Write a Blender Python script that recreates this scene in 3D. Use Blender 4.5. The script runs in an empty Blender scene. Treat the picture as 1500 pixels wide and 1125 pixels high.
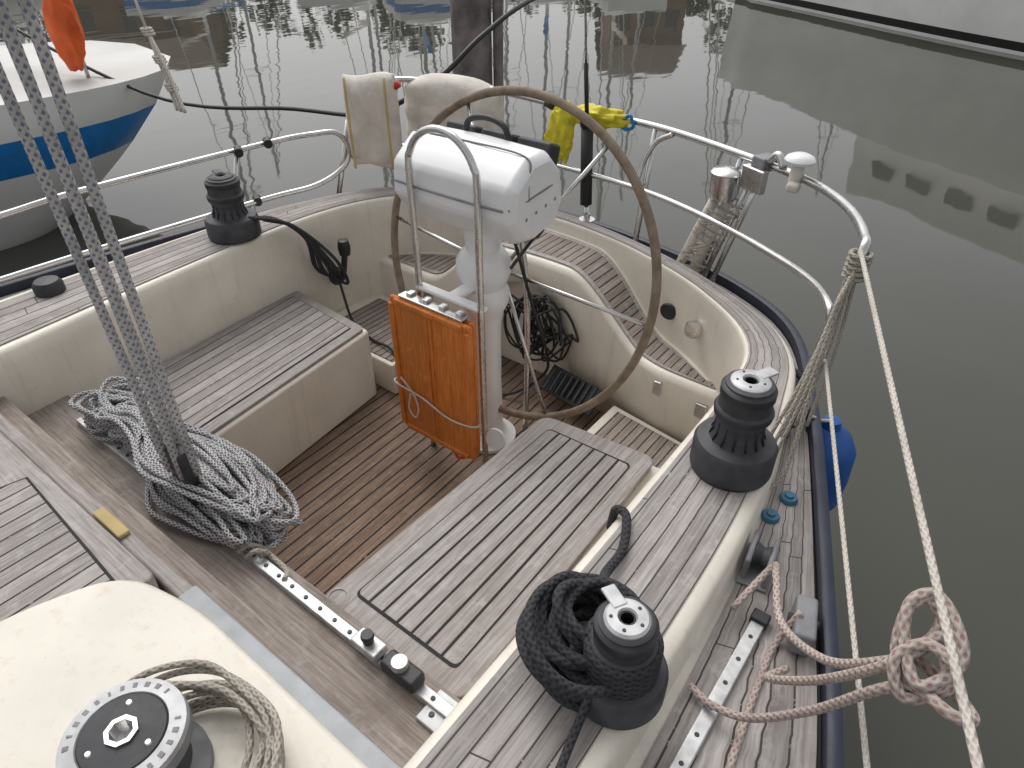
import bpy, bmesh, math, random
from mathutils import Vector, Matrix, Euler, noise
random.seed(7)
SC=bpy.context.scene
COL=SC.collection
R=math.radians

# ------------------------------------------------------------------ materials
def newmat(name):
    m=bpy.data.materials.new(name); m.use_nodes=True
    nt=m.node_tree; b=nt.nodes['Principled BSDF']
    return m,nt,b
def N(nt,t,**k):
    n=nt.nodes.new(t)
    for a,v in k.items(): setattr(n,a,v)
    return n
def L(nt,a,b): nt.links.new(a,b)
def mathn(nt,op,a,b=None,clamp=False):
    n=N(nt,'ShaderNodeMath',operation=op); n.use_clamp=clamp
    for i,x in enumerate((a,b)):
        if x is None: continue
        if isinstance(x,(int,float)): n.inputs[i].default_value=x
        else: L(nt,x,n.inputs[i])
    return n.outputs[0]
def mixc(nt,f,a,b,bt='MIX'):
    n=N(nt,'ShaderNodeMix',data_type='RGBA',blend_type=bt)
    for i,x in ((0,f),(6,a),(7,b)):
        if isinstance(x,(int,float)): n.inputs[i].default_value=x
        elif isinstance(x,tuple): n.inputs[i].default_value=(*x,1)
        else: L(nt,x,n.inputs[i])
    return n.outputs[2]
def noisen(nt,vec,scale,detail=4,rough=.55):
    n=N(nt,'ShaderNodeTexNoise'); n.inputs['Scale'].default_value=scale; n.inputs['Detail'].default_value=detail
    n.inputs['Roughness'].default_value=rough
    if vec is not None: L(nt,vec,n.inputs['Vector'])
    return n.outputs['Fac']
def ramp(nt,f,stops):
    n=N(nt,'ShaderNodeValToRGB'); cr=n.color_ramp
    while len(cr.elements)<len(stops): cr.elements.new(.5)
    for e,(p,c) in zip(cr.elements,stops): e.position=p; e.color=(*c,1)
    L(nt,f,n.inputs[0]); return n.outputs[0]
def bump(nt,b,h,strength=.3,dist=.01):
    n=N(nt,'ShaderNodeBump'); n.inputs['Strength'].default_value=strength; n.inputs['Distance'].default_value=dist
    L(nt,h,n.inputs['Height']); L(nt,n.outputs[0],b.inputs['Normal'])

def simple(name,col,rough=.5,metal=0,var=.12,scale=8,bmp=0.0,bscale=60,coat=0,grime=None,streak=None):
    m,nt,b=newmat(name)
    tc=N(nt,'ShaderNodeTexCoord').outputs['Object']
    f=noisen(nt,tc,scale)
    dark=tuple(c*(1-var*2) for c in col); lite=tuple(min(1,c*(1+var)) for c in col)
    c=ramp(nt,f,[(.3,dark),(.6,col),(.8,lite)])
    if grime:
        g=mathn(nt,'MULTIPLY',mathn(nt,'SUBTRACT',noisen(nt,tc,16,8,.75),.56),2.6,clamp=True)
        c=mixc(nt,g,c,grime)
    if streak:
        mp=N(nt,'ShaderNodeMapping'); mp.inputs['Scale'].default_value=(34,34,2.5); L(nt,tc,mp.inputs[0])
        g=mathn(nt,'MULTIPLY',mathn(nt,'SUBTRACT',noisen(nt,mp.outputs[0],1,5,.6),.56),1.8,clamp=True)
        c=mixc(nt,g,c,streak)
        sp=mathn(nt,'MULTIPLY',mathn(nt,'SUBTRACT',noisen(nt,tc,75,4,.6),.68),8,clamp=True)
        c=mixc(nt,mathn(nt,'MULTIPLY',sp,.6),c,tuple(x*.5 for x in streak))
    L(nt,c,b.inputs['Base Color'])
    f2=noisen(nt,tc,scale*4)
    r=mathn(nt,'MULTIPLY_ADD',f2,.3); r.node.inputs[2].default_value=max(0,rough-.15); L(nt,r,b.inputs['Roughness'])
    b.inputs['Metallic'].default_value=metal
    if coat: b.inputs['Coat Weight'].default_value=coat
    if bmp: bump(nt,b,noisen(nt,tc,bscale),bmp,.004)
    return m

def teak(name,period,cols,seam=(.035,.031,.03),sw=.09,wear=.5,stain=(.19,.15,.13),butt=0):
    m,nt,b=newmat(name)
    uv=N(nt,'ShaderNodeUVMap').outputs[0]
    sep=N(nt,'ShaderNodeSeparateXYZ'); L(nt,uv,sep.inputs[0])
    u,v=sep.outputs[0],sep.outputs[1]
    t=mathn(nt,'DIVIDE',u,period)
    fl=mathn(nt,'FLOOR',t); fr=mathn(nt,'FRACT',t)
    wn=N(nt,'ShaderNodeTexWhiteNoise',noise_dimensions='1D'); L(nt,fl,wn.inputs['W']); rnd=wn.outputs['Value']
    cmb=N(nt,'ShaderNodeCombineXYZ')
    L(nt,mathn(nt,'MULTIPLY',u,190),cmb.inputs[0]); L(nt,mathn(nt,'MULTIPLY',v,7),cmb.inputs[1]); L(nt,mathn(nt,'MULTIPLY',rnd,37),cmb.inputs[2])
    g=noisen(nt,cmb.outputs[0],1.0,5,.65)
    oc=N(nt,'ShaderNodeTexCoord').outputs['Object']
    big=noisen(nt,oc,4.5,6,.65)
    base=ramp(nt,g,[(.28,cols[0]),(.5,cols[1]),(.74,cols[2])])
    pv=mathn(nt,'MULTIPLY_ADD',rnd,.30); pv.node.inputs[2].default_value=.84
    hs=N(nt,'ShaderNodeHueSaturation'); L(nt,base,hs.inputs['Color']); L(nt,pv,hs.inputs['Value'])
    st=mathn(nt,'MULTIPLY',mathn(nt,'SUBTRACT',big,.49,),3.2*wear,clamp=True)
    c=mixc(nt,st,hs.outputs[0],stain)
    bl=mathn(nt,'MULTIPLY',mathn(nt,'SUBTRACT',noisen(nt,oc,23,5,.7),.54),2.2,clamp=True)
    c=mixc(nt,bl,c,tuple(min(1,x*1.2) for x in cols[2]))
    dk=mathn(nt,'MULTIPLY',mathn(nt,'SUBTRACT',noisen(nt,oc,48,5,.7),.62),3.5,clamp=True)
    c=mixc(nt,mathn(nt,'MULTIPLY',dk,.6),c,tuple(x*.5 for x in cols[0]))
    if period<1:
        d=mathn(nt,'ABSOLUTE',mathn(nt,'SUBTRACT',fr,.5))
        # dirt that gathers next to the seam
        nr=mathn(nt,'MULTIPLY',mathn(nt,'SUBTRACT',d,.36),2.6,clamp=True)
        c=mixc(nt,mathn(nt,'MULTIPLY',nr,noisen(nt,oc,30,4)),c,tuple(x*.55 for x in cols[0]))
        ed=mathn(nt,'GREATER_THAN',d,.5-sw/2)
        if butt:
            vv=mathn(nt,'FRACT',mathn(nt,'DIVIDE',mathn(nt,'ADD',v,mathn(nt,'MULTIPLY',rnd,9.7)),butt))
            ed=mathn(nt,'MAXIMUM',ed,mathn(nt,'LESS_THAN',vv,.0032/butt))
        wob=mathn(nt,'GREATER_THAN',noisen(nt,oc,60,3),.33)
        ed2=mathn(nt,'MULTIPLY',ed,wob)
        c=mixc(nt,ed2,c,seam)
        h=mathn(nt,'SUBTRACT',mathn(nt,'MULTIPLY',g,.35),ed)
        bump(nt,b,h,.4,.002)
    else: bump(nt,b,g,.3,.0015)
    L(nt,c,b.inputs['Base Color']); b.inputs['Roughness'].default_value=.82
    b.inputs['Specular IOR Level'].default_value=.25
    return m

GREY=[(.235,.205,.190),(.365,.333,.315),(.50,.468,.445)]
BROWN=[(.115,.075,.054),(.215,.148,.108),(.325,.245,.19)]
MID=[(.18,.145,.122),(.29,.245,.215),(.42,.375,.34)]
M_teakN=teak('teak_deck_narrow',.036,GREY,seam=(.07,.062,.056),sw=.09,butt=1.1)
M_seat=teak('teak_seat_planks',.047,GREY,sw=.10)
M_plain=teak('teak_plain_grey',50,GREY)
M_sole=teak('teak_sole',.05,BROWN,sw=.14,wear=.35,stain=(.11,.07,.05),seam=(.022,.019,.018))
M_beam=teak('teak_beam',50,MID,wear=.8,stain=(.13,.10,.08))
M_helm=teak('teak_helm',.034,MID,sw=.15,seam=(.03,.026,.024))
M_orange=teak('varnished_wood',50,[(.40,.10,.018),(.60,.18,.035),(.70,.27,.07)],wear=.5,stain=(.30,.12,.035))
M_orange.node_tree.nodes['Principled BSDF'].inputs['Roughness'].default_value=.5
M_cream=simple('cream_gelcoat',(.80,.745,.645),.42,var=.06,scale=5,coat=.12,grime=(.60,.54,.44),streak=(.50,.43,.33))
M_white=simple('white_plastic',(.83,.83,.83),.34,var=.03,scale=6,coat=.2,grime=(.70,.69,.67))
M_hull=simple('navy_hull',(.012,.018,.045),.3,scale=4)
M_toe=simple('navy_toe_rail',(.020,.026,.050),.5,var=.2,scale=20)
M_black=simple('black_anodised',(.035,.035,.04),.5,var=.25,scale=20,grime=(.08,.08,.085))
M_dgrey=simple('winch_drum_grey',(.06,.06,.068),.6,var=.2,scale=25,grime=(.11,.11,.115))
M_caulk=simple('caulking',(.022,.020,.02),.8)
M_steel=simple('stainless',(.66,.65,.64),.25,metal=1,var=.08,scale=14)
M_alu=simple('aluminium_track',(.60,.60,.60),.45,metal=.6,var=.18,scale=30)
M_silver=simple('satin_silver',(.55,.55,.555),.5,metal=.35,var=.12,scale=30,grime=(.35,.35,.35))
M_leather=simple('wheel_leather',(.27,.205,.145),.75,var=.2,scale=25,bmp=.5,bscale=220)
M_blue=simple('fender_blue',(.01,.09,.36),.5,scale=6,grime=(.06,.12,.28))
M_bluecap=simple('blue_cap',(.05,.17,.27),.45)
M_red=simple('red_plastic',(.6,.03,.02),.45)
M_grey=simple('grey_plastic',(.24,.24,.25),.5,var=.15,scale=20)
M_bgrey=simple('blue_grey_strip',(.40,.42,.44),.5,var=.1,scale=20,grime=(.28,.29,.30))
M_stripe=simple('blue_stripe',(.015,.22,.60),.35)
M_orangebuoy=simple('orange_cloth',(.85,.13,.02),.7,bmp=.4)
M_yellow=simple('yellow_cloth',(.80,.70,.04),.6,var=.15,scale=20,bmp=.9,bscale=45)
M_cover=simple('white_canvas',(.74,.69,.62),.85,var=.10,scale=12,bmp=.8,bscale=40,grime=(.52,.45,.36))
M_yel2=simple('tan_strap',(.60,.45,.20),.7)
M_pile=simple('weathered_pile',(.25,.215,.205),.85,var=.3,scale=5,bmp=.8,bscale=20)
M_boathull=simple('far_white_hull',(.86,.85,.82),.4,var=.05,scale=1.5)
M_boatgrey=simple('far_deck_grey',(.62,.61,.58),.6,scale=1)
M_rubber=simple('rubber_black',(.014,.014,.015),.5)
M_glass=simple('dark_window',(.02,.022,.025),.15)
M_brick=simple('house_brick',(.24,.14,.10),.9,scale=2)
M_roof=simple('roof_tiles',(.14,.09,.07),.9,scale=3)

def ropemat(name,base,fleck,fs=55,amt=.55,tw=2):
    m,nt,b=newmat(name)
    uv=N(nt,'ShaderNodeUVMap').outputs[0]
    sep=N(nt,'ShaderNodeSeparateXYZ'); L(nt,uv,sep.inputs[0])
    a=mathn(nt,'MULTIPLY',sep.outputs[1],fs); uu=mathn(nt,'MULTIPLY',sep.outputs[0],tw)
    f1=mathn(nt,'FRACT',mathn(nt,'ADD',a,uu)); f2=mathn(nt,'FRACT',mathn(nt,'SUBTRACT',a,uu))
    m1=mathn(nt,'GREATER_THAN',f1,amt); m2=mathn(nt,'GREATER_THAN',f2,.45)
    fl=mathn(nt,'MULTIPLY',m1,m2)
    tc=N(nt,'ShaderNodeTexCoord').outputs['Object']
    n1=noisen(nt,tc,14)
    bc=ramp(nt,n1,[(.3,tuple(x*.7 for x in base)),(.7,base)])
    L(nt,mixc(nt,fl,bc,fleck),b.inputs['Base Color']); b.inputs['Roughness'].default_value=.9
    s=mathn(nt,'ADD',mathn(nt,'SINE',mathn(nt,'MULTIPLY',mathn(nt,'ADD',a,uu),6.283)),mathn(nt,'SINE',mathn(nt,'MULTIPLY',mathn(nt,'SUBTRACT',a,uu),6.283)))
    bump(nt,b,s,.5,.0015)
    return m
R_main=ropemat('rope_grey_blue',(.56,.53,.50),(.16,.20,.30),52,.55)
R_coil=ropemat('rope_coil_grey',(.54,.525,.51),(.07,.08,.11),60,.42)
R_black=ropemat('rope_black',(.05,.05,.055),(.02,.02,.022),60,.5)
R_white=ropemat('rope_white',(.66,.61,.54),(.48,.44,.38),60,.5)
R_pink=ropemat('rope_pink',(.56,.48,.43),(.33,.20,.18),50,.6)
R_wornr=ropemat('rope_worn',(.52,.47,.40),(.28,.25,.21),50,.55)

# ------------------------------------------------------------------ geometry
def empty(name):
    e=bpy.data.objects.new(name,None); e.empty_display_size=.1; COL.objects.link(e); return e
def mk(name,vs,fs,mat,parent=None,uv=None,smooth=False,bevel=0,seg=2,mats=None,mi=None):
    me=bpy.data.meshes.new(name); me.from_pydata([tuple(v) for v in vs],[],fs); 
    for m in (mats or [mat]): me.materials.append(m)
    if mi: 
        for p,i in zip(me.polygons,mi): p.material_index=i
    l=me.uv_layers.new(name='UVMap')
    for p in me.polygons:
        for li in p.loop_indices:
            vi=me.loops[li].vertex_index; co=me.vertices[vi].co
            l.data[li].uv=(co.x,co.y) if uv is None else (uv(co) if callable(uv) else uv[vi])
    if smooth:
        for p in me.polygons: p.use_smooth=True
    me.update()
    o=bpy.data.objects.new(name,me); COL.objects.link(o)
    if parent: o.parent=parent
    if bevel:
        md=o.modifiers.new('b','BEVEL'); md.width=bevel; md.segments=seg; md.limit_method='ANGLE'; md.angle_limit=R(35)
        for p in me.polygons: p.use_smooth=True
        o.modifiers.new('w','WEIGHTED_NORMAL')
    return o
def box(name,lo,hi,mat,parent=None,bevel=.004,rot=None,seg=2,uv=None):
    c=[(lo[i]+hi[i])/2 for i in range(3)]; h=[(hi[i]-lo[i])/2 for i in range(3)]
    vs=[Vector((sx*h[0],sy*h[1],sz*h[2])) for sx in(-1,1) for sy in(-1,1) for sz in(-1,1)]
    if rot is not None:
        rm=Euler([R(a) for a in rot]).to_matrix(); vs=[rm@v for v in vs]
    vs=[v+Vector(c) for v in vs]
    fs=[(0,1,3,2),(4,6,7,5),(0,4,5,1),(2,3,7,6),(0,2,6,4),(1,5,7,3)]
    return mk(name,vs,fs,mat,parent,bevel=bevel,seg=seg,uv=uv)
def lathe(name,prof,loc,mat,parent=None,segs=40,rot=None,smooth=True,mats=None,mi=None,scale=(1,1,1)):
    vs=[];fs=[];mm=[]
    rm=Euler([R(a) for a in rot]).to_matrix() if rot else Matrix.Identity(3)
    for r,z in prof:
        for k in range(segs):
            a=2*math.pi*k/segs; vs.append(rm@Vector((r*math.cos(a)*scale[0],r*math.sin(a)*scale[1],z*scale[2]))+Vector(loc))
    for i in range(len(prof)-1):
        for k in range(segs):
            k2=(k+1)%segs; fs.append((i*segs+k,i*segs+k2,(i+1)*segs+k2,(i+1)*segs+k)); mm.append(mi[i] if mi else 0)
    o=mk(name,vs,fs,mat,parent,smooth=smooth,mats=mats,mi=mm if mi else None)
    es=o.modifiers.new('e','EDGE_SPLIT'); es.split_angle=R(38)
    return o
def catmull(pts,n=8,closed=False):
    P=[Vector(p) for p in pts]; out=[]
    m=len(P); rng=range(m) if closed else range(m-1)
    for i in rng:
        p1=P[i];p2=P[(i+1)%m]
        p0=P[i-1] if (closed or i>0) else p1*2-p2
        p3=P[(i+2)%m] if (closed or i+2<m) else p2*2-p1
        for k in range(n):
            t=k/n; out.append(.5*((2*p1)+(p2-p0)*t+(2*p0-5*p1+4*p2-p3)*t*t+(3*p1-p0-3*p2+p3)*t**3))
    if not closed: out.append(P[-1])
    return out
def tube(name,pts,r,mat,parent=None,closed=False,curve=True,n=8,segs=10,join=None):
    P=catmull(pts,n,closed) if curve and len(pts)>2 else [Vector(p) for p in pts]
    m=len(P); T=[]
    for i in range(m):
        a=P[(i-1)%m] if (closed or i>0) else P[i]; b=P[(i+1)%m] if (closed or i<m-1) else P[i]
        d=(b-a); T.append(d.normalized() if d.length>1e-9 else Vector((0,0,1)))
    up=Vector((0,0,1)) if abs(T[0].z)<.9 else Vector((1,0,0))
    nrm=(up-T[0]*up.dot(T[0])).normalized()
    vs=[];uvv=[];s=0
    for i in range(m):
        if i: s+=(P[i]-P[i-1]).length
        nrm=(nrm-T[i]*nrm.dot(T[i])).normalized(); bn=T[i].cross(nrm)
        for k in range(segs):
            a=2*math.pi*k/segs; vs.append(P[i]+nrm*math.cos(a)*r+bn*math.sin(a)*r); uvv.append((k/segs*2 if k<=segs/2 else (1-k/segs)*2,s))
    fs=[]
    for i in range(m if closed else m-1):
        j=(i+1)%m
        for k in range(segs):
            k2=(k+1)%segs; fs.append((i*segs+k,i*segs+k2,j*segs+k2,j*segs+k))
    if not closed:
        fs.append(tuple(range(segs-1,-1,-1))); fs.append(tuple((m-1)*segs+k for k in range(segs)))
    if join is not None:
        o=len(join[0]); join[0].extend(vs); join[1].extend([tuple(x+o for x in f) for f in fs]); join[2].extend(uvv); return
    return mk(name,vs,fs,mat,parent,uv=uvv,smooth=True)
def joined(name,J,mat,parent=None): return mk(name,J[0],J[1],mat,parent,uv=J[2],smooth=True)
def roundpoly(pts,r,n=5):
    out=[];m=len(pts)
    for i in range(m):
        p=Vector(pts[i][:2]);a=Vector(pts[i-1][:2]);b=Vector(pts[(i+1)%m][:2])
        rr=r[i] if isinstance(r,(list,tuple)) else r
        if rr<=0: out.append(p); continue
        da=(a-p).normalized();db=(b-p).normalized()
        s=p+da*rr;e=p+db*rr
        for k in range(n+1):
            t=k/n; out.append(s*(1-t)**2+p*2*t*(1-t)+e*t*t)
    return out
def prism(name,pts,z0,z1,mat,parent=None,bevel=0,uv=None,seg=3):
    m=len(pts); P=[Vector((p[0],p[1])) for p in pts]
    ar=sum(P[i].x*P[(i+1)%m].y-P[(i+1)%m].x*P[i].y for i in range(m))
    if ar<0: P.reverse()
    vs=[(p.x,p.y,z0) for p in P]+[(p.x,p.y,z1) for p in P]
    fs=[tuple(range(m,2*m)),tuple(range(m-1,-1,-1))]+[(i,(i+1)%m,m+(i+1)%m,m+i) for i in range(m)]
    return mk(name,vs,fs,mat,parent,bevel=bevel,seg=seg,uv=uv)
def resample(pts,n):
    P=catmull([(p[0],p[1],0) for p in pts],8); ls=[0]
    for i in range(1,len(P)): ls.append(ls[-1]+(P[i]-P[i-1]).length)
    out=[];j=0
    for k in range(n):
        s=ls[-1]*k/(n-1)
        while j<len(P)-2 and ls[j+1]<s: j+=1
        t=(s-ls[j])/max(1e-9,ls[j+1]-ls[j]); out.append(P[j].lerp(P[j+1],min(1,t)))
    return out
def ring(name,A,B,zA,zB,mat,parent,width=.22,t0=0,t1=1):
    vs=[];uv=[];fs=[];n=len(A);s=0
    for i in range(n):
        if i: s+=((A[i]+B[i])/2-(A[i-1]+B[i-1])/2).length
        for t in (t0,t1):
            p=A[i].lerp(B[i],t); vs.append((p.x,p.y,zA+(zB-zA)*t)); uv.append((t*width,s))
    for i in range(n-1): fs.append((i*2,i*2+1,i*2+3,i*2+2))
    return mk(name,vs,fs,mat,parent,uv=uv,smooth=True)
def blob(name,c,s,mat,parent=None,amp=.25,fr=3,sub=4,rot=None):
    bm=bmesh.new(); bmesh.ops.create_icosphere(bm,subdivisions=sub,radius=1)
    off=Vector((random.random()*9,random.random()*9,random.random()*9))
    rm=Euler([R(a) for a in rot]).to_matrix() if rot else Matrix.Identity(3)
    for v in bm.verts:
        d=1+amp*(noise.noise(v.co*fr+off)+.5*noise.noise(v.co*fr*2.3+off))
        v.co=rm@Vector((v.co.x*s[0]*d,v.co.y*s[1]*d,v.co.z*s[2]*d))+Vector(c)
    me=bpy.data.meshes.new(name); bm.to_mesh(me); bm.free(); me.materials.append(mat)
    for p in me.polygons: p.use_smooth=True
    o=bpy.data.objects.new(name,me); COL.objects.link(o)
    if parent: o.parent=parent
    return o

# ------------------------------------------------------------------ yacht
Y=empty('sailing_yacht')
inner=[(.97,-.9),(.97,.0),(.97,.6),(.97,1.3),(.965,1.65),(.945,1.85),(.86,2.0),(.70,2.13),(.50,2.24),(.18,2.35),(-.2,2.39),(-.6,2.33),(-.86,2.17),(-.98,1.95),(-1.02,1.66),(-1.0,1.3),(-.97,.9),(-.93,.5),(-.9,.0),(-.88,-.9)]
outer=[(1.25,-.9),(1.25,.0),(1.245,.6),(1.235,1.1),(1.20,1.45),(1.15,1.7),(1.08,1.93),(.94,2.10),(.74,2.22),(.36,2.37),(-.2,2.47),(-.7,2.41),(-1.03,2.2),(-1.19,1.9),(-1.27,1.5),(-1.30,1.0),(-1.31,.5),(-1.31,.2),(-1.31,0),(-1.31,-.9)]
toe=[(1.68,-.9),(1.66,0),(1.61,.5),(1.535,.82),(1.43,1.13),(1.28,1.55),(1.17,1.83),(.99,2.2),(.74,2.40),(.36,2.53),(-.2,2.60),(-.75,2.52),(-1.1,2.27),(-1.28,2.0),(-1.43,1.55),(-1.51,1.1),(-1.56,.7),(-1.6,.3),(-1.62,0),(-1.66,-.9)]
NR=150
def rs(p): return resample(p,NR)
I,O_,T_=rs(inner),rs(outer),rs(toe)
def loft(name,rows,mat,parent):
    vs=[];uv=[];n=len(rows[0][0]);k=len(rows)
    for i in range(n):
        for j,(P,z) in enumerate(rows): vs.append((P[i].x,P[i].y,z)); uv.append((j*.02,i*.05))
    fs=[(i*k+c,i*k+c+1,(i+1)*k+c+1,(i+1)*k+c) for i in range(n-1) for c in range(k-1)]
    o=mk(name,vs,fs,mat,parent,uv=uv,smooth=True); es=o.modifiers.new('e','EDGE_SPLIT'); es.split_angle=R(50); return o
def off(A,B,t): return [a.lerp(b,t) for a,b in zip(A,B)]
loft('coaming_moulding',[(I,-.02),(I,.30),(off(I,O_,-.02),.60),(off(I,O_,.0),.645),(off(I,O_,.03),.657),(off(I,O_,.08),.66),(off(I,O_,.88),.66),(off(I,O_,.96),.656),(off(I,O_,1.0),.642),(off(O_,T_,.03),.56),(off(O_,T_,.10),.548)],M_cream,Y)
ring('coaming_teak',I,O_,.6645,.6645,M_teakN,Y,width=.2515,t0=.09,t1=.86)
ring('side_deck_teak',O_,T_,.552,.552,M_teakN,Y,width=.22,t0=.10,t1=.97)
ring('deck_base',O_,T_,.546,.546,M_caulk,Y,t0=0,t1=1.0)
def offn(P,d):
    out=[]
    for i,p in enumerate(P):
        a=P[max(0,i-1)];b=P[min(len(P)-1,i+1)];t=(b-a).normalized(); out.append(p+Vector((t.y,-t.x,0))*d)
    return out
To,Ti=offn(T_,-.0),offn(T_,.028)
loft('toe_rail',[(To,.55),(To,.588),(offn(T_,.006),.592),(offn(T_,.022),.592),(Ti,.588),(Ti,.54),(offn(T_,.034),.54),(offn(T_,.034),.53)],M_toe,Y)
loft('hull_topsides',[(offn(T_,.018),.545),(offn(T_,.0),.40),(offn(T_,-.04),.1),(offn(T_,-.12),-.25),(offn(T_,-.26),-.7)],M_hull,Y)
loft('rubbing_strake',[(offn(T_,.018),.53),(offn(T_,.035),.52),(offn(T_,.035),.50),(offn(T_,.012),.49)],M_toe,Y)
J=[[],[]]
for i in range(6,60,1):
    p=T_[i];q=T_[i+1];t=(q-p).normalized();n_=Vector((t.y,-t.x,0))
    a=p.lerp(q,.25)+n_*.0285;b=p.lerp(q,.75)+n_*.0285
    k=len(J[0]); J[0]+=[(a.x,a.y,.562),(b.x,b.y,.562),(b.x,b.y,.578),(a.x,a.y,.578)]; J[1].append((k,k+1,k+2,k+3))
mk('toe_rail_slots',J[0],J[1],M_bgrey,Y)
box('cockpit_sole',(-1.02,.42,-.03),(.99,2.4,0),M_sole,Y,bevel=0,uv=lambda co:(co.x+co.y*.03,co.y))
prism('locker_starboard',roundpoly([(-.385,.45),(-.515,1.58),(-1.08,1.62),(-1.06,.45)],[0,.03,0,0]),0.002,.338,M_cream,Y,bevel=.015)
sh=lambda co:(co.x+co.y*.115,co.y)
prism('seat_starboard_margin',roundpoly([(-.400,.47),(-.528,1.565),(-1.02,1.60),(-.965,1.0),(-.94,.47)],[0,.03,.02,0,0]),.336,.352,M_plain,Y,bevel=.003,uv=sh)
prism('seat_starboard_seam',[(-.452,.49),(-.568,1.525),(-.985,1.555),(-.925,.95),(-.90,.49)],.35,.3535,M_caulk,Y)
prism('seat_starboard_planks',[(-.457,.495),(-.573,1.52),(-.98,1.55),(-.921,.95),(-.896,.495)],.351,.3565,M_seat,Y,uv=sh)
prism('locker_port',roundpoly([(.385,.50),(.40,1.55),(.93,1.60),(.965,.42),(.4,.42)],[0,.05,0,0,0]),0.002,.318,M_cream,Y,bevel=.012)
sp=roundpoly([(.385,.565),(.405,1.545),(.825,1.585),(.86,.575)],[.05,.05,.05,.05],7)
prism('seat_port_base',[(p.x*.985+.009,p.y*.99+.01) for p in sp],.31,.335,M_cream,Y)
prism('seat_port_lid',sp,.330,.356,M_plain,Y,bevel=.005)
def inset(x0,x1,y0,y1): return [(x0,y0),(x0+.016,y1),(x1-.02,y1+.012),(x1,y0)]
prism('seat_port_seam',roundpoly(inset(.447,.797,.632,1.492),.02),.35,.3580,M_caulk,Y)
ns=7
for k in range(ns):
    a0=k/ns;a1=(k+1)/ns;g=.0050
    xa=lambda f,y:(.447+.016*y)*(1-f)+(.797-.02*y)*f
    pts=[(xa(a0,0)+g/1.3,.640),(xa(a0,1)+g/1.3,1.486+.01*a0),(xa(a1,1)-g/1.3,1.486+.01*a1),(xa(a1,0)-g/1.3,.640)]
    rr=[.018,.018,0,0] if k==0 else ([0,0,.018,.018] if k==ns-1 else 0)
    prism('seat_port_slat_%d'%(k+1),roundpoly(pts,rr),.352,.3600+random.uniform(-.0006,.0006),M_plain,Y,bevel=.001,uv=(lambda kk:(lambda co:(co.x+kk*.37,co.y+kk*1.7)))(k))
prism('gutter_teak',[(.872,.50),(.868,1.58),(.955,1.6),(.955,.50)],.30,.345,M_beam,Y,bevel=.004)
prism('gutter_strip',[(.895,.52),(.893,.80),(.925,.80),(.925,.52)],.345,.362,M_cream,Y,bevel=.004)
prism('gutter_strip_aft',[(.893,1.05),(.89,1.35),(.92,1.35),(.923,1.05)],.345,.358,M_plain,Y,bevel=.004)
prism('sole_platform_port',[(.43,1.60),(.43,2.02),(.93,1.95),(.95,1.60)],.0,.12,M_cream,Y,bevel=.01)
prism('sole_platform_port_teak',[(.47,1.64),(.47,1.98),(.88,1.93),(.90,1.64)],.115,.126,M_helm,Y)
prism('sole_platform_starboard',[(-.45,1.62),(-.45,2.05),(-1.0,2.05),(-1.0,1.62)],.0,.16,M_cream,Y,bevel=.01)
prism('sole_platform_starboard_teak',[(-.47,1.64),(-.47,2.0),(-.93,2.0),(-.93,1.64)],.155,.166,M_helm,Y)
def sm(t): t=max(0,min(1,t)); return t*t*(3-2*t)
def zh(x):
    if x>0: return .60-.235*sm((x-.10)/.44)
    return .60-.235*sm((-x-.28)/.34)
def yf(x): return 2.045+.06*math.exp(-((x)/.4)**2)-.045*sm((x-.35)/.3)
def yr(x):
    best=2.3
    for i in range(len(I)-1):
        if (I[i].x-x)*(I[i+1].x-x)<=0 and I[i].y>1.7: best=I[i].y+(I[i+1].y-I[i].y)*((x-I[i].x)/(I[i+1].x-I[i].x+1e-9))
    return best
nx=90;X0,X1=-.945,.86
vs=[];fs=[];uv=[];s=0;px=None
def archz(x):
    if -.34<x<.16: return .47*math.sqrt(max(0,1-((x+.09)/.25)**2))**.6
    return 0
for i in range(nx+1):
    x=X0+(X1-X0)*i/nx; z=zh(x); a=yf(x); b=max(yr(x)+.01,a+.02)
    if px: s+=math.hypot(x-px[0],z-px[1])
    px=(x,z); az=archz(x)
    for (yy,zz) in ((a+.03,az),(a,az+.004),(a,(z+az)/2),(a,z-.028),(a+.008,z-.008),(a+.03,z),(b,z+.004)):
        vs.append((x,yy,zz)); uv.append((s,yy))
for i in range(nx):
    for c in range(6): fs.append((i*7+c,(i+1)*7+c,(i+1)*7+c+1,i*7+c+1))
mk('helm_seat_moulding',vs,fs,M_cream,Y,uv=uv,smooth=True)
vs=[];fs=[];uv=[];s=0;px=None
for i in range(nx+1):
    x=X0+.03+(X1-X0-.06)*i/nx; z=zh(x)+.006; a=yf(x)+.03; b=max(yr(x)-.02,a+.03)
    if px: s+=math.hypot(x-px[0],z-px[1])
    px=(x,z)
    for t in (0,.12,.125,.875,.88,1): vs.append((x,a+(b-a)*t,z)); uv.append((s,a+(b-a)*t))
mi=[]
for i in range(nx):
    for c in range(5): fs.append((i*6+c,(i+1)*6+c,(i+1)*6+c+1,i*6+c+1)); mi.append([0,1,2,1,0][c])
mk('helm_seat_teak',vs,fs,None,Y,uv=uv,smooth=True,mats=[M_plain,M_caulk,M_helm],mi=mi)
box('helm_seat_recess',(-.36,2.16,0.002),(.2,2.19,.53),M_cream,Y,bevel=0)
for x in (.80,-.62): box('locker_latch_%s'%('p' if x>0 else 's'),(x-.022,1.985 if x>0 else 2.032,.25),(x+.022,2.0 if x>0 else 2.046,.31),M_steel,Y,bevel=.003)
box('seat_hinge',(.60,1.99,.27),(.63,2.01,.33),M_steel,Y,bevel=.003)
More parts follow.
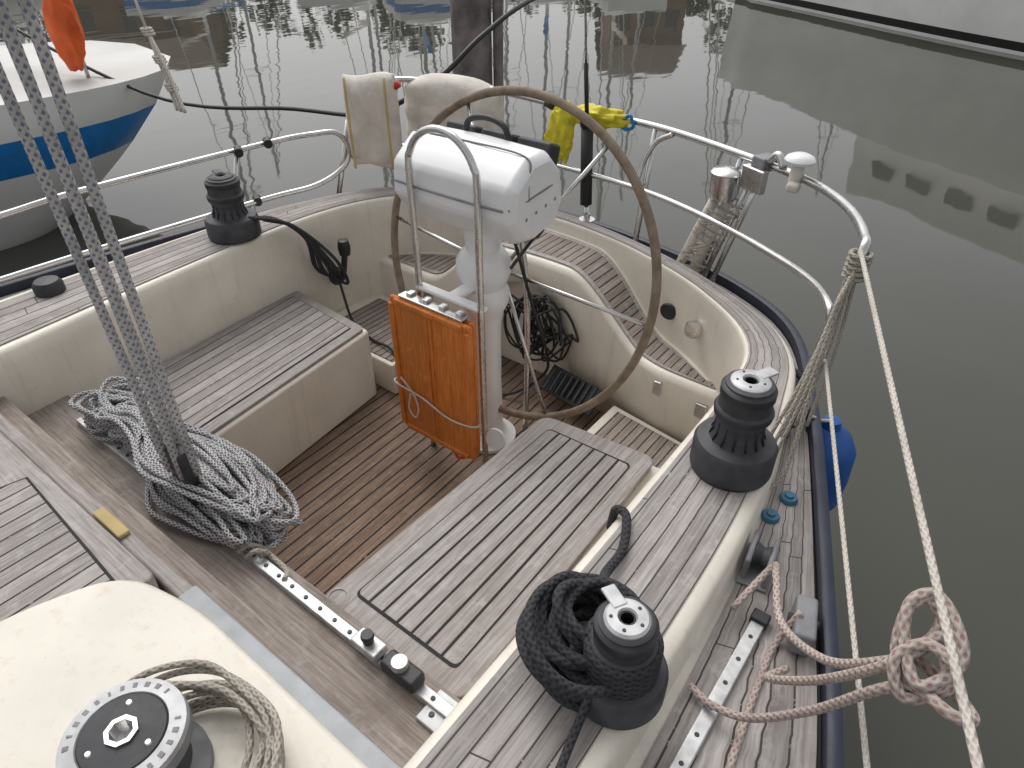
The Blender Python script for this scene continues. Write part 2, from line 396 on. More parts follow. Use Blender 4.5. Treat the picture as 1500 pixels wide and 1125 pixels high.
lathe('engine_panel_ring',[(0.0,.0),(.032,0),(.036,.006),(.028,.012),(.0,.010)],(.52,2.212,.50),M_black,Y,rot=(-90,0,0),segs=24)
lathe('shore_socket',[(0.0,.0),(.03,0),(.034,.03),(.02,.034),(.0,.034)],(.66,2.14,.52),M_steel,Y,rot=(90,0,25),segs=24)
box('bridge_deck_beam',(-.95,.395,.30),(.96,.565,.415),M_beam,Y,bevel=.008,uv=lambda co:(co.y,co.x))
box('bridge_deck_front',(-.95,.50,0.0),(.42,.55,.30),M_beam,Y,bevel=.003,uv=lambda co:(co.z,co.x))
box('bridge_deck_riser',(-.95,.338,.30),(.96,.395,.52),M_beam,Y,bevel=.006,uv=lambda co:(co.z+co.y,co.x))
box('companionway_sill',(-.95,.297,.30),(.96,.335,.575),M_plain,Y,bevel=.008,uv=lambda co:(co.z+co.y,co.x))
prism('hatch_margin',roundpoly([(-.92,.29),(.235,.29),(.19,.1),(.12,-.3),(-.92,-.3)],[0,.03,.0,0,0]),.4,.612,M_plain,Y,bevel=.006,uv=lambda co:(co.y,co.x))
prism('hatch_seam',[(-.325,.255),(.175,.228),(.130,.0),(.10,-.3),(-.46,-.3)],.60,.6145,M_caulk,Y)
prism('hatch_planks',[(-.318,.248),(.166,.221),(.122,.0),(.09,-.3),(-.45,-.3)],.60,.6170,M_seat,Y)
box('wood_chock',(-.10,.30,.576),(.03,.33,.588),M_yel2,Y,bevel=.004)
pl=roundpoly([(.10,-.7),(.125,.03),(.215,.245),(.42,.29),(.965,.285),(.965,-.7)],[0,.1,.09,.09,.02,0],8)
prism('coachroof_plinth',pl,.4,.665,M_cream,Y,bevel=.035,seg=6)
box('coachroof_grey_strip',(.30,.291,.40),(.955,.337,.590),M_bgrey,Y,bevel=.006)
lathe('drain_cup',[(.030,.0),(.032,.012),(.024,.014),(.022,-.03),(0,-.03)],(.42,.60,.345),M_plain,Y,segs=24)
for (x,y) in ((1.235,1.37),(1.25,1.46)):
    lathe('deck_filler_cap',[(0,.018),(.010,.018),(.012,.012),(.020,.012),(.023,.006),(.023,0)],(x+.005,y-.02,.553),M_bluecap,Y,segs=20)
lathe('starboard_organiser',[(0,.05),(.04,.045),(.05,.03),(.05,0)],(-1.20,.72,.665),M_black,Y,segs=24)

# ------------------------------------------------------------------ traveller
TR=empty('mainsheet_traveller')
box('track',(-.74,.505,.415),(.90,.535,.437),M_alu,TR,bevel=.003)
for i in range(30): lathe('track_bolt_%d'%i,[(0,.003),(.005,.003),(.006,0)],(-.70+i*.053,.52,.437),M_black,TR,segs=8)
box('car',(-.10,.495,.437),(.03,.545,.465),M_black,TR,bevel=.005)
box('car_side_a',(-.07,.497,.46),(.0,.507,.56),M_black,TR,bevel=.004)
box('car_side_b',(-.07,.533,.46),(.0,.543,.56),M_black,TR,bevel=.004)
lathe('sheave',[(0,-.012),(.035,-.012),(.028,0),(.035,.012),(0,.012)],(-.035,.52,.535),M_dgrey,TR,rot=(90,0,0),segs=24)
box('becket_block',(-.085,.50,.56),(-.0,.54,.68),M_black,TR,bevel=.012)
tube('shackle',[(-.06,.52,.55),(-.05,.52,.60),(-.03,.52,.62),(-.02,.52,.58),(-.03,.52,.54)],.004,M_steel,TR)
box('stopper_car',(.60,.498,.437),(.68,.542,.462),M_alu,TR,bevel=.005)
lathe('stopper_knob',[(0,.03),(.014,.03),(.016,.02),(.012,0)],(.64,.52,.462),M_black,TR,segs=18)
box('end_block',(.70,.495,.437),(.80,.54,.475),M_black,TR,bevel=.008)
lathe('end_sheave',[(0,.016),(.018,.016),(.020,.01),(.020,0)],(.745,.517,.475),M_alu,TR,segs=18)
box('end_stop',(.83,.47,.415),(.93,.55,.428),M_silver,TR,bevel=.003)
for dx,dy in ((.02,.02),(.06,.02),(.04,.05),(.08,.06)):
    lathe('end_bolt',[(0,.003),(.006,.003),(.007,0)],(.835+dx,.475+dy,.428),M_black,TR,segs=10)
J=[[],[],[]]
for q in range(7):
    a=.02+q*.03
    tube('',[(a,.50,.445),(a+.02,.52,.468),(a+.03,.545,.445),(a+.015,.53,.44)],.007,None,join=J)
tube('',[(.0,.55,.44),(.1,.56,.43),(.2,.55,.435),(.3,.545,.43),(.33,.52,.44)],.007,None,join=J)
joined('control_line',J,R_wornr,TR)

# ------------------------------------------------------------------ mainsheet
MS=empty('mainsheet_tackle')
J=[[],[],[]]
for (x0,y0,x1,y1) in ((-.070,.500,-.200,.50),(-.058,.535,-.150,.53),(-.02,.505,.00,.50),(-.005,.535,.055,.525)):
    tube('',[(x0,y0,.60),((x0+x1)/2,(y0+y1)/2,1.6),(x1,y1,2.6)],.0108,None,join=J,n=4)
joined('falls',J,R_main,MS)
box('boom_block',(-.22,.49,2.58),(.09,.54,2.72),M_black,MS,bevel=.02)
BM=empty('boom'); lathe('spar',[(0,-2.8),(.075,-2.8),(.075,.9),(0,.9)],(-.06,.3,2.82),M_silver,BM,rot=(-90,0,0),segs=24,scale=(.8,1,1))
CO=empty('rope_coil'); J=[[],[],[]]
random.seed(11)
for q in range(58):
    layer=q/58
    Lh=random.uniform(.26,.355); w=random.uniform(.012,.085); cx=-.155+random.uniform(-.03,.03); cy=.59+random.uniform(-.045,.055); a=R(random.uniform(-8,8)); zz=.445+.14*layer
    pts=[]
    for k in range(16):
        th=2*math.pi*k/16
        x=Lh*math.cos(th); 
        y=w*math.sin(th)*(1.3 if x>-.1 else .8)
        X=cx+x*math.cos(a)-y*math.sin(a)+random.uniform(-.006,.006); Yy=cy+x*math.sin(a)+y*math.cos(a)+random.uniform(-.006,.006)
        pinch=math.exp(-((X+.36)/.07)**2); Yy=Yy*(1-pinch*.45)+.585*pinch*.45
        z=zz-.55*max(0,Yy-.575)-.08*max(0,(X-.0)/.3)+.02*pinch+random.uniform(-.006,.006)
        pts.append((X,Yy,z))
    tube('',pts,.0073,None,join=J,closed=True,n=5,segs=8)
for q in range(34):
    pts=[];cx=-.57+random.uniform(-.04,.04);cy=.60+random.uniform(-.035,.035);rx=random.uniform(.05,.13);ry=random.uniform(.03,.07);zz=.44+.11*q/34;a=R(random.uniform(-40,40))
    for k in range(10):
        th=2*math.pi*k/10;x=rx*math.cos(th);y=ry*math.sin(th)
        pts.append((cx+x*math.cos(a)-y*math.sin(a),cy+x*math.sin(a)+y*math.cos(a),zz+random.uniform(-.01,.01)))
    tube('',pts,.0073,None,join=J,closed=True,n=5,segs=8)
for q in range(6):
    pts=[(-.385+q*.016,.585+.06*math.cos(t*.785),.515+.08*math.sin(t*.785)) for t in range(8)]
    tube('',pts,.0076,None,join=J,closed=True,n=4,segs=8)
joined('coils',J,R_coil,CO)

# ------------------------------------------------------------------ winches
def winch(loc,s=1.0,capmat=M_silver,h=1.0,ang=20):
    e=empty('winch')
    x,y,z=loc
    pr=[(0,0),(.098,0),(.101,.008),(.101,.062),(.094,.072),(.066,.078),(.058,.092),(.057,.120),(.068,.138),(.070,.150),(.068,.154),(.062,.158),(.060,.178),(.064,.184),(.064,.200),(.056,.206),(.048,.207)]
    pr=[(r*s,zz*s*h) for r,zz in pr]
    lathe('drum',pr,loc,None,e,mats=[M_black,M_dgrey],mi=[0,0,1,1,1,1,1,1,0,0,1,1,1,0,0,0],segs=48)
    t=.207*s*h
    lathe('self_tailer_ring',[(.056*s,t-.002),(.056*s,t+.004),(.050*s,t+.007),(.043*s,t+.006)],loc,M_dgrey,e,segs=48)
    lathe('cap',[(.047*s,t),(.046*s,t+.010),(.041*s,t+.014),(.020*s,t+.015),(.017*s,t+.010)],loc,capmat,e,segs=40)
    lathe('socket',[(.017*s,t+.010),(.014*s,t+.010),(.012*s,t-.02),(0,t-.02)],loc,M_rubber,e,segs=8,smooth=False)
    ca,sa=math.cos(R(ang)),math.sin(R(ang))
    box('line_guide',(x+ca*.052*s-.028*s,y+sa*.052*s-.016*s,z+t+.008),(x+ca*.052*s+.028*s,y+sa*.052*s+.016*s,z+t+.015),capmat,e,bevel=.003,rot=(0,4,ang))
    for k in range(5):
        a=k*1.2566; lathe('cap_notch_%d'%k,[(0,.001),(.003,.001),(.0035,0)],(x+.032*s*math.cos(a),y+.032*s*math.sin(a),z+t+.0148),M_black,e,segs=8)
    J=[[],[],[]]
    for k in range(14):
        a=k*.449; tube('',[(x+.066*s*math.cos(a),y+.066*s*math.sin(a),z+.080*s*h),(x+.058*s*math.cos(a),y+.058*s*math.sin(a),z+.10*s*h),(x+.058*s*math.cos(a),y+.058*s*math.sin(a),z+.122*s*h)],.0025,None,join=J,curve=False,segs=6)
    joined('drum_ribs',J,M_black,e)
    return e
winch((1.112,1.345,.665),1.0,h=1.22,ang=70)
winch((1.185,.660,.665),.86,h=1.08,ang=150)
winch((-1.10,1.42,.665),1.05,capmat=M_dgrey,h=1.1,ang=160)
e=empty('winch'); loc=(.665,.055,.665)
lathe('drum',[(0,0),(.095,0),(.095,.02),(.07,.035),(.062,.06),(.062,.095),(.085,.105),(.092,.115),(.092,.135),(.083,.140)],loc,None,e,mats=[M_grey,M_dgrey],mi=[0,0,0,1,1,1,0,0,0],segs=56)
lathe('cap_ring',[(.092,.137),(.090,.147),(.066,.150),(.064,.146)],loc,M_silver,e,segs=56)
lathe('cap',[(.065,.146),(.062,.150),(.024,.152)],loc,M_black,e,segs=48)
lathe('socket_rim',[(.026,.150),(.025,.157),(.018,.157),(.016,.13),(0,.13)],loc,M_steel,e,segs=8,smooth=False)
for k in range(3):
    a=R(120*k+20); lathe('cap_screw',[(0,.153),(.004,.153),(.006,.150)],(loc[0]+.048*math.cos(a),loc[1]+.048*math.sin(a),loc[2]),M_steel,e,segs=12)
for k in range(26):
    a=R(360/26*k)
    if k in (5,6,18,19,20): continue
    w_=random.choice((.002,.0032,.004))
    box('embossed_letter',(loc[0]+.078*math.cos(a)-.0045,loc[1]+.078*math.sin(a)-w_,loc[2]+.1484),(loc[0]+.078*math.cos(a)+.0045,loc[1]+.078*math.sin(a)+w_,loc[2]+.1494),M_grey,e,bevel=.0004,rot=(0,0,math.degrees(a)))
HR=empty('halyard_rope'); J=[[],[],[]]
random.seed(3)
for q in range(9):
    pts=[]
    for k in range(12):
        th=2*math.pi*k/12; rx=.115+.009*q; ry=.112+.009*(q%4)
        pts.append((.70+.02*(q%3)+rx*math.cos(th),.095+ry*math.sin(th)+random.uniform(-.006,.006),.69+.006*q+.025*math.sin(th+q)+(.02*max(0,math.cos(th)))))
    tube('',pts,.0062,None,join=J,closed=True,n=6,segs=8)
tube('',[(.60,.13,.78),(.70,.20,.76),(.83,.18,.73),(.86,.05,.71),(.8,-.2,.69),(.8,-.5,.69)],.0062,None,join=J)
joined('turns',J,R_wornr,HR)
BS=empty('jib_sheet'); J=[[],[],[]]
random.seed(5)
for q in range(17):
    pts=[];cx=1.105+random.uniform(-.018,.022);cy=.672+random.uniform(-.02,.02);rr=.052+random.uniform(0,.050);zz=.680+.0075*q;ph=random.random()*6
    for k in range(10):
        th=2*math.pi*k/10; pts.append((cx+rr*math.cos(th),cy+rr*1.1*math.sin(th),zz+.012*math.sin(th*2+ph)-.02*math.cos(th)))
    tube('',pts,.0098,None,join=J,closed=True,n=6)
for q in range(5):
    pts=[(1.185+.060*math.cos(k*.628),.660+.060*math.sin(k*.628),.738+.015*q) for k in range(10)]
    tube('',pts,.0095,None,join=J,closed=True,n=4)
tube('',[(.955,1.035,.60),(.965,1.03,.672),(1.0,1.015,.685),(1.04,.93,.682),(1.05,.84,.70),(1.09,.76,.77)],.0105,None,join=J)
tube('',[(1.17,.60,.74),(1.18,.52,.69),(1.195,.42,.68),(1.20,.2,.68),(1.21,-.4,.68)],.008,None,join=J)
joined('line',J,R_black,BS)

# ------------------------------------------------------------------ wheel and pedestal
WH=empty('steering_wheel'); wc=Vector((.072,1.775,.737)); WR=.582; rk=R(11)
def wp(r,a,dy=0): 
    dz=r*math.sin(a); return (wc.x+r*math.cos(a),wc.y+dy+dz*math.sin(rk),wc.z+dz*math.cos(rk))
tube('rim',[wp(WR,R(k*7.5)) for k in range(48)],.0150,M_leather,WH,closed=True,n=3,segs=14)
for k in range(6):
    a=R(-4-60*k); tube('spoke_%d'%(k+1),[wp(.03,a,-.04),wp(WR-.01,a)],.0072,M_steel,WH,curve=False)
lathe('hub',[(0,.035),(.025,.035),(.035,.02),(.04,-.02),(.025,-.05),(.0,-.05)],(wc.x,wc.y-.035,wc.z),M_steel,WH,rot=(-79,0,0),segs=28)
PD=empty('steering_pedestal'); pc=(.055,1.655)
lathe('column',[(0,0),(.115,0),(.115,.015),(.085,.03),(.062,.06),(.058,.30),(.060,.55),(.070,.60),(.088,.64),(.092,.68),(.078,.705),(.084,.72),(.096,.755),(.096,.80),(.078,.83),(.06,.845),(.062,.88),(.07,.94)],(pc[0],pc[1],.003),M_white,PD,segs=40)
prof=[(-.12,-.03),(-.165,.06),(-.14,.16),(-.04,.215),(.06,.205),(.115,.13),(.12,.02),(.07,-.04),(-.05,-.05)]
vs=[];xs=[-.255,-.246,-.222,-.0,.222,.246,.255];sc=[.72,.90,1,1.04,1,.92,.80]
def podp(x,y,z): return Matrix.Rotation(R(8),3,'X')@Vector((x,y,z))+Vector((pc[0]-.01,pc[1]+.01,1.0))
for x,s_ in zip(xs,sc):
    for (yy,zz) in prof: vs.append(podp(x,yy*s_,.07+(zz-.07)*s_))
m=len(prof);fs=[]
for i in range(len(xs)-1):
    for k in range(m): fs.append((i*m+k,i*m+(k+1)%m,(i+1)*m+(k+1)%m,(i+1)*m+k))
fs.append(tuple(range(m-1,-1,-1))); fs.append(tuple((len(xs)-1)*m+k for k in range(m)))
mk('pod_shell',vs,fs,M_white,PD,bevel=.028,seg=5)
tube('pod_seam',[podp(-.222,-.157,.10),podp(-.1,-.162,.10),podp(.1,-.162,.10),podp(.222,-.157,.10)],.004,M_grey,PD)
tube('pod_seam_side',[podp(.235,-.147,.10),podp(.252,-.08,.105),podp(.252,.05,.10),podp(.23,.11,.09)],.004,M_grey,PD)
tube('pod_seam_top',[podp(-.222,-.03,.216),podp(0,-.03,.222),podp(.222,-.03,.216),podp(.25,-.06,.16),podp(.254,-.07,.10)],.003,M_grey,PD)
for k in range(6): 
    q=podp(-.20+.08*k,-.155,.055); lathe('pod_screw_%d'%k,[(0,.004),(.006,.004),(.007,0)],q,M_steel,PD,rot=(80,0,0),segs=10)
for k in range(4): 
    q=podp(.253,-.09+.05*k,.05); lathe('pod_end_screw_%d'%k,[(0,.004),(.006,.004),(.007,0)],q,M_steel,PD,rot=(0,90,0),segs=10)
for k,x in enumerate((-.15,0.0,.15)):
    a=podp(x,.10,.13); box('instrument_%d'%(k+1),(a.x-.066,a.y-.02,a.z-.06),(a.x+.066,a.y+.045,a.z+.065),M_black,PD,bevel=.012,rot=(-20,0,0))
tube('compass_hood',[podp(-.09,.06,.19),podp(-.07,.07,.24),podp(0,.075,.255),podp(.07,.07,.24),podp(.09,.06,.19)],.010,M_black,PD)
def hoop(name,y,x0,x1,zt,zb,r,mat=M_steel):
    pts=[(x0,y,zb),(x0,y,zb+.3),(x0,y,zt-r-.3),(x0,y,zt-r)]
    cx=(x0+x1)/2;hw=(x1-x0)/2
    for k in range(1,8):
        a=math.pi-math.pi*k/8; pts.append((cx+hw*math.cos(a),y,zt-r+r*math.sin(a)))
    pts+=[(x1,y,zt-r),(x1,y,zt-r-.3),(x1,y,zb+.3),(x1,y,zb)]
    tube(name,pts,.0115,mat,PD,n=6)
hoop('guard_hoop',1.475,-.085,.19,1.28,.0,.14)
tube('guard_aft_leg',[(-.06,1.76,.0),(-.06,1.76,.6),(-.05,1.73,.90)],.0115,M_steel,PD)
tube('guard_aft_leg_b',[(.17,1.76,.0),(.17,1.76,.6),(.16,1.73,.90)],.0115,M_steel,PD)
box('guard_bracket',(-.095,1.465,.72),(.20,1.50,.735),M_white,PD,bevel=.004)
box('guard_bracket_arm',(.03,1.49,.72),(.08,1.62,.734),M_white,PD,bevel=.004)
lathe('control_disc',[(0,.01),(.04,.008),(.042,0),(.0,-.004)],(.24,1.48,.20),M_white,PD,rot=(70,20,0),segs=28)
lathe('shift_lever',[(.0,.0),(.006,0),(.006,.13),(.014,.14),(.014,.17),(0,.18)],(.17,1.66,.80),M_black,PD,rot=(-30,25,0),segs=14)
TB=empty('folding_cockpit_table')
tx0,tx1,b0z,t0z=-.172,.200,.115,.698
wuv=lambda co:(co.x,co.z)
box('leaf_front',(tx0,1.405,b0z),(tx1,1.425,t0z),M_orange,TB,bevel=.010,seg=3,uv=wuv)
box('leaf_back',(tx0+.01,1.433,b0z+.01),(tx1-.01,1.453,t0z-.005),M_orange,TB,bevel=.008,uv=wuv)
box('leaf_core',(tx0+.03,1.424,b0z+.025),(tx1-.03,1.434,t0z-.025),M_plain,TB,bevel=0)
for nm,lo,hi in (('fiddle_l',(tx0,1.396,b0z+.025),(tx0+.023,1.410,t0z-.025)),('fiddle_r',(tx1-.023,1.396,b0z+.025),(tx1,1.410,t0z-.025)),('fiddle_t',(tx0+.03,1.396,t0z-.025),(tx1-.03,1.410,t0z-.002)),('fiddle_b',(tx0+.03,1.396,b0z+.002),(tx1-.03,1.410,b0z+.023)),('batten_a',(.0,1.399,b0z+.03),(.008,1.409,t0z-.03)),('batten_b',(.022,1.399,b0z+.03),(.028,1.409,t0z-.03))):
    box(nm,lo,hi,M_orange,TB,bevel=.005,uv=wuv)
zl=b0z+.2
tube('lashing',[(tx0-.005,1.395,zl+.01),(-.04,1.392,zl),(.09,1.392,zl-.035),(tx1+.002,1.393,zl-.02),(tx1+.008,1.43,zl-.02),(.12,1.465,zl-.01),(-.12,1.465,zl),(tx0-.01,1.43,zl+.01)],.0038,R_white,TB,closed=True)
tube('lashing_tail',[(-.09,1.386,zl),(-.10,1.38,zl-.07),(-.07,1.38,zl-.10),(-.05,1.38,zl-.05),(-.07,1.384,zl+.002),(-.10,1.38,zl+.04),(-.13,1.382,zl+.06)],.0036,R_white,TB)
tube('red_tie',[(.09,1.41,b0z+.005),(.12,1.40,b0z-.015),(.15,1.42,b0z-.005),(.14,1.43,b0z+.015)],.006,M_red,TB)
box('hinge_bar',(-.13,1.41,t0z+.002),(.16,1.45,t0z+.011),M_steel,TB,bevel=.003)
for k in range(4): box('hinge_%d'%k,(-.105+.075*k,1.425,t0z+.01),(-.08+.075*k,1.455,t0z+.022),M_steel,TB,bevel=.003)
random.seed(21)
CB=empty('cable_bundle'); J=[[],[],[]]
for q in range(14):
    pts=[];cx=.0+random.uniform(-.08,.1);
    for k in range(7):
        th=k/6*math.pi*2; pts.append((cx+random.uniform(.05,.13)*math.cos(th),2.04+random.uniform(-.04,.05),.32+random.uniform(.07,.17)*math.sin(th)))
    tube('',pts,.005,None,join=J,closed=True)
tube('',[(.15,1.70,.9),(.2,1.76,.6),(.18,1.88,.35),(.1,1.98,.15),(-.05,1.9,.02),(-.3,1.85,.03),(-.45,1.9,.1)],.006,None,join=J)
joined('cables',J,M_rubber,CB)
GR=empty('black_grating'); 
box('plate',(.10,1.93,.12),(.38,2.05,.132),M_rubber,GR,bevel=.004,rot=(42,0,-8))
for k in range(8): box('rib_%d'%k,(.13+.03*k,1.935,.135),(.137+.03*k,2.03,.146),M_dgrey,GR,bevel=0,rot=(42,0,-8))
TH=empty('engine_control_lever')
lathe('base',[(0,0),(.04,0),(.045,.02),(.03,.04),(0,.045)],(-.985,1.80,.36),M_black,TH,rot=(0,90,0),segs=24)
tube('arm',[(-.93,1.80,.36),(-.91,1.80,.42),(-.90,1.81,.50)],.014,M_black,TH)
lathe('knob',[(0,-.04),(.024,-.035),(.030,0),(.024,.035),(0,.04)],(-.90,1.81,.52),M_black,TH,segs=20)
SL=empty('black_sheet_line'); J=[[],[],[]]
random.seed(9)
for q in range(8):
    d=random.uniform(-.035,.035)
    tube('',[(-1.02,1.45,.75),(-.95+d,1.55,.72),(-.93+d,1.66,.60),(-.95+d*2,1.72,.42),(-.90+d*2,1.76,.38),(-.86+d,1.70,.50+d),(-.92,1.60,.68),(-1.0,1.5,.73)],.0065,None,join=J)
tube('',[(-.9,1.75,.4),(-.8,1.72,.2),(-.65,1.7,.175),(-.5,1.68,.175),(-.35,1.6,.02),(-.2,1.62,.02)],.006,None,join=J)
joined('loops',J,R_black,SL)
HL=empty('flag_halyard'); J=[[],[],[]]
tube('',[(-2.1,1.62,2.5),(-1.26,1.36,1.52),(-1.2,1.34,1.44)],.005,None,join=J,curve=False)
for d in (-.012,0,.012): tube('',[(-1.2,1.34,1.44),(-1.13+d,1.32,1.37),(-1.06+d*1.6,1.30,1.28),(-1.0+d*2,1.28,1.205)],.006,None,join=J)
for t in (0,.33,.66):
    c=Vector((-1.2,1.34,1.44)).lerp(Vector((-1.0,1.28,1.2)),t)
    for q in range(3): tube('',[c+Vector((.016*math.cos(a_)+q*.006,.016*math.sin(a_),-.008*q)) for a_ in (0,1.05,2.1,3.14,4.2,5.2)],.005,None,join=J,closed=True,n=3,segs=8)
joined('line',J,R_white,HL)

# ------------------------------------------------------------------ rails
PP=empty('stern_pushpit_rail')
topr=[(-1.19,2.2,.80),(-1.20,2.2,1.02),(-1.12,2.34,1.105),(-.92,2.48,1.107),(-.63,2.55,1.10),(-.22,2.60,1.07),(.21,2.55,1.078),(.61,2.42,1.08),(.90,2.25,1.095),(1.07,2.04,1.12),(1.17,1.84,1.13),(1.19,1.76,1.10),(1.17,1.72,.85),(1.155,1.69,.55)]
tube('top_rail',topr,.0135,M_steel,PP,n=8)
tube('mid_rail',[(-1.2,2.17,.78),(-1.03,2.35,.82),(-.7,2.47,.83),(-.33,2.52,.84),(.20,2.45,.856),(.59,2.3,.87),(.87,2.12,.89),(1.06,1.92,.93),(1.155,1.76,.95),(1.172,1.74,.90)],.0115,M_steel,PP)
tube('starboard_loop',[(-1.55,.3,.85),(-1.55,.75,.85),(-1.48,1.05,.88),(-1.40,1.85,.885),(-1.27,2.02,.91),(-1.22,2.12,.90),(-1.20,2.16,.82),(-1.21,2.12,.74),(-1.26,1.98,.68),(-1.35,1.75,.66),(-1.46,1.05,.645),(-1.55,.65,.62),(-1.56,.3,.62)],.0125,M_steel,PP)
for i,(a,b) in enumerate((((-1.20,2.18,.95),(-1.25,2.08,.55)),((-.80,2.52,1.10),(-.78,2.50,.55)),((.21,2.55,1.07),(.19,2.52,.55)),((.62,2.42,1.07),(.52,2.47,.55)),((-1.41,1.7,.88),(-1.42,1.6,.55)),((-1.5,.95,.86),(-1.52,.95,.55)))):
    tube('leg_%d'%i,[a,b],.0125,M_steel,PP,curve=False)
tube('inner_return',[(.30,2.52,1.07),(.235,2.52,1.03),(.20,2.50,.95),(.19,2.47,.86)],.011,M_steel,PP)
for p in ((-1.15,2.3,1.09),(-.75,2.52,1.11),(-1.40,1.7,.885),(-1.37,1.72,.66),(-1.39,1.85,.89),(-.33,2.59,1.075)):
    lathe('clamp',[(0,-.03),(.02,-.03),(.02,.03),(0,.03)],p,M_rubber,PP,rot=(90,0,60),segs=14)
LL=empty('port_lifelines')
tube('upper',[(1.185,1.76,1.12),(1.62,.53,1.15),(1.75,-.9,1.17)],.0055,R_white,LL,curve=False)
tube('lower',[(1.17,1.74,.86),(1.57,.66,.85),(1.72,-.9,.86)],.0046,R_white,LL,curve=False)
J=[[],[],[]]
random.seed(2)
for q in range(7):
    a=(1.185+random.uniform(-.008,.008),1.76-q*.012,1.10-q*.012); b=(1.17+random.uniform(-.02,.04),1.68-.05*q,.62+.03*(q%3))
    tube('',[a,((a[0]+b[0])/2+.01,(a[1]+b[1])/2,(a[2]+b[2])/2),b],.0048,None,join=J)
tube('',[(1.18,1.70,1.0),(1.21,1.56,.75),(1.22,1.46,.60),(1.18,1.42,.565),(1.14,1.50,.57),(1.15,1.60,.66)],.006,None,join=J)
for q in range(5): tube('',[(1.19+.024*math.cos(t*1.05),1.76+.024*math.sin(t*1.05),1.11-.015*q) for t in range(6)],.0065,None,join=J,closed=True,n=4)
joined('lashings',J,R_wornr,LL)
KN=empty('knotted_mooring_line'); J=[[],[],[]]
kx,ky,kz=1.56,.70,1.045
def K(*p): return [(kx+a*.8,ky+b*.8,kz+c*.8) for a,b,c in p]
tube('',[(1.28,1.0,.60),(1.31,1.14,.62),(1.33,1.08,.66),(1.38,.96,.68),(1.47,.82,.82)]+K((-.03,.03,-.05),(0,.04,0),(.01,.08,.04),(-.02,.09,.06),(-.04,.06,.05),(-.03,.01,.0),(.01,-.02,-.02),(.04,-.01,.0),(.03,.03,.03)),.0078,None,join=J)
tube('',[(1.28,.80,.57),(1.33,.78,.585),(1.40,.77,.63),(1.48,.74,.79)]+K((-.03,-.02,-.07),(.01,-.02,-.02),(.06,-.05,.0),(.09,-.03,-.01),(.06,.01,-.02),(.0,.03,-.01),(-.03,.05,0)),.0078,None,join=J)
tube('',[(1.42,.93,.60),(1.40,.86,.64),(1.47,.79,.80)]+K((-.03,.0,-.02),(.01,.05,.03),(.04,.05,.03),(.05,.0,-.01),(.0,-.04,-.03),(-.03,-.01,.01),(0,.02,.04),(.04,.0,.05)),.0078,None,join=J)
tube('',K((-.04,.07,.06),(-.01,.1,.07),(.03,.06,.06),(.05,.02,.03),(.01,-.03,.0),(-.03,.02,.03)),.0078,None,join=J,closed=True)
tube('',[(1.40,1.05,.63),(1.38,1.0,.56),(1.385,.9,.557),(1.40,.75,.557),(1.42,.6,.557)],.0075,None,join=J)
joined('line',J,R_pink,KN)
GT=empty('genoa_track')
box('rail',(1.318,-.8,.553),(1.348,1.03,.568),M_alu,GT,bevel=.003)
for k in range(24): lathe('hole',[(0,.0005),(.0045,.0005),(.005,0)],(1.333,.98-.065*k,.5685),M_black,GT,segs=10)
box('end_cap',(1.314,1.02,.553),(1.352,1.05,.578),M_black,GT,bevel=.004)
BK=empty('deck_lead_block')
box('cheek_a',(1.245,1.12,.556),(1.258,1.23,.622),M_grey,BK,bevel=.006,rot=(0,0,8)); box('cheek_b',(1.293,1.12,.556),(1.306,1.23,.622),M_grey,BK,bevel=.006,rot=(0,0,8))
lathe('sheave',[(0,-.016),(.03,-.016),(.022,0),(.03,.016),(0,.016)],(1.276,1.18,.592),M_dgrey,BK,rot=(0,90,8),segs=24)
box('base',(1.24,1.11,.553),(1.31,1.24,.561),M_grey,BK,bevel=.003,rot=(0,0,8))
BK=empty('deck_lead_block')
box('body',(1.39,1.0,.56),(1.435,1.11,.625),M_grey,BK,bevel=.008,rot=(0,0,15)); lathe('pin',[(0,.03),(.012,.03),(.012,-.03),(0,-.03)],(1.41,1.055,.60),M_black,BK,rot=(0,90,15),segs=14)
CL=empty('mooring_cleat')
tube('horns',[(1.12,1.80,.60),(1.10,1.86,.612),(1.07,1.93,.612),(1.04,1.99,.60)],.012,M_steel,CL); 
for y in (1.86,1.93): lathe('foot',[(.018,0),(.012,.02),(.012,.055)],(1.19-.055-(y-1.86)*.4,y,.553),M_steel,CL,segs=14)
tube('line_turns',[(1.10,1.84,.60),(1.13,1.90,.61),(1.07,1.93,.62),(1.11,1.85,.625),(1.15,1.80,.60),(1.2,1.76,.58),(1.25,1.7,.3)],.011,R_black,CL)
tube('line_turns_b',[(1.16,1.66,.60),(1.12,1.74,.615),(1.15,1.80,.62),(1.18,1.72,.61),(1.15,1.64,.60)],.010,R_black,CL)
FE=empty('blue_fender')
lathe('body',[(0,-.21),(.025,-.205),(.03,-.18),(.07,-.15),(.095,-.10),(.10,0),(.095,.10),(.07,.15),(.03,.18),(.025,.205),(0,.21)],(1.245,1.86,.34),M_blue,FE,segs=32)
tube('lanyard',[(1.245,1.86,.54),(1.22,1.80,.57),(1.2,1.76,.60)],.005,R_white,FE)

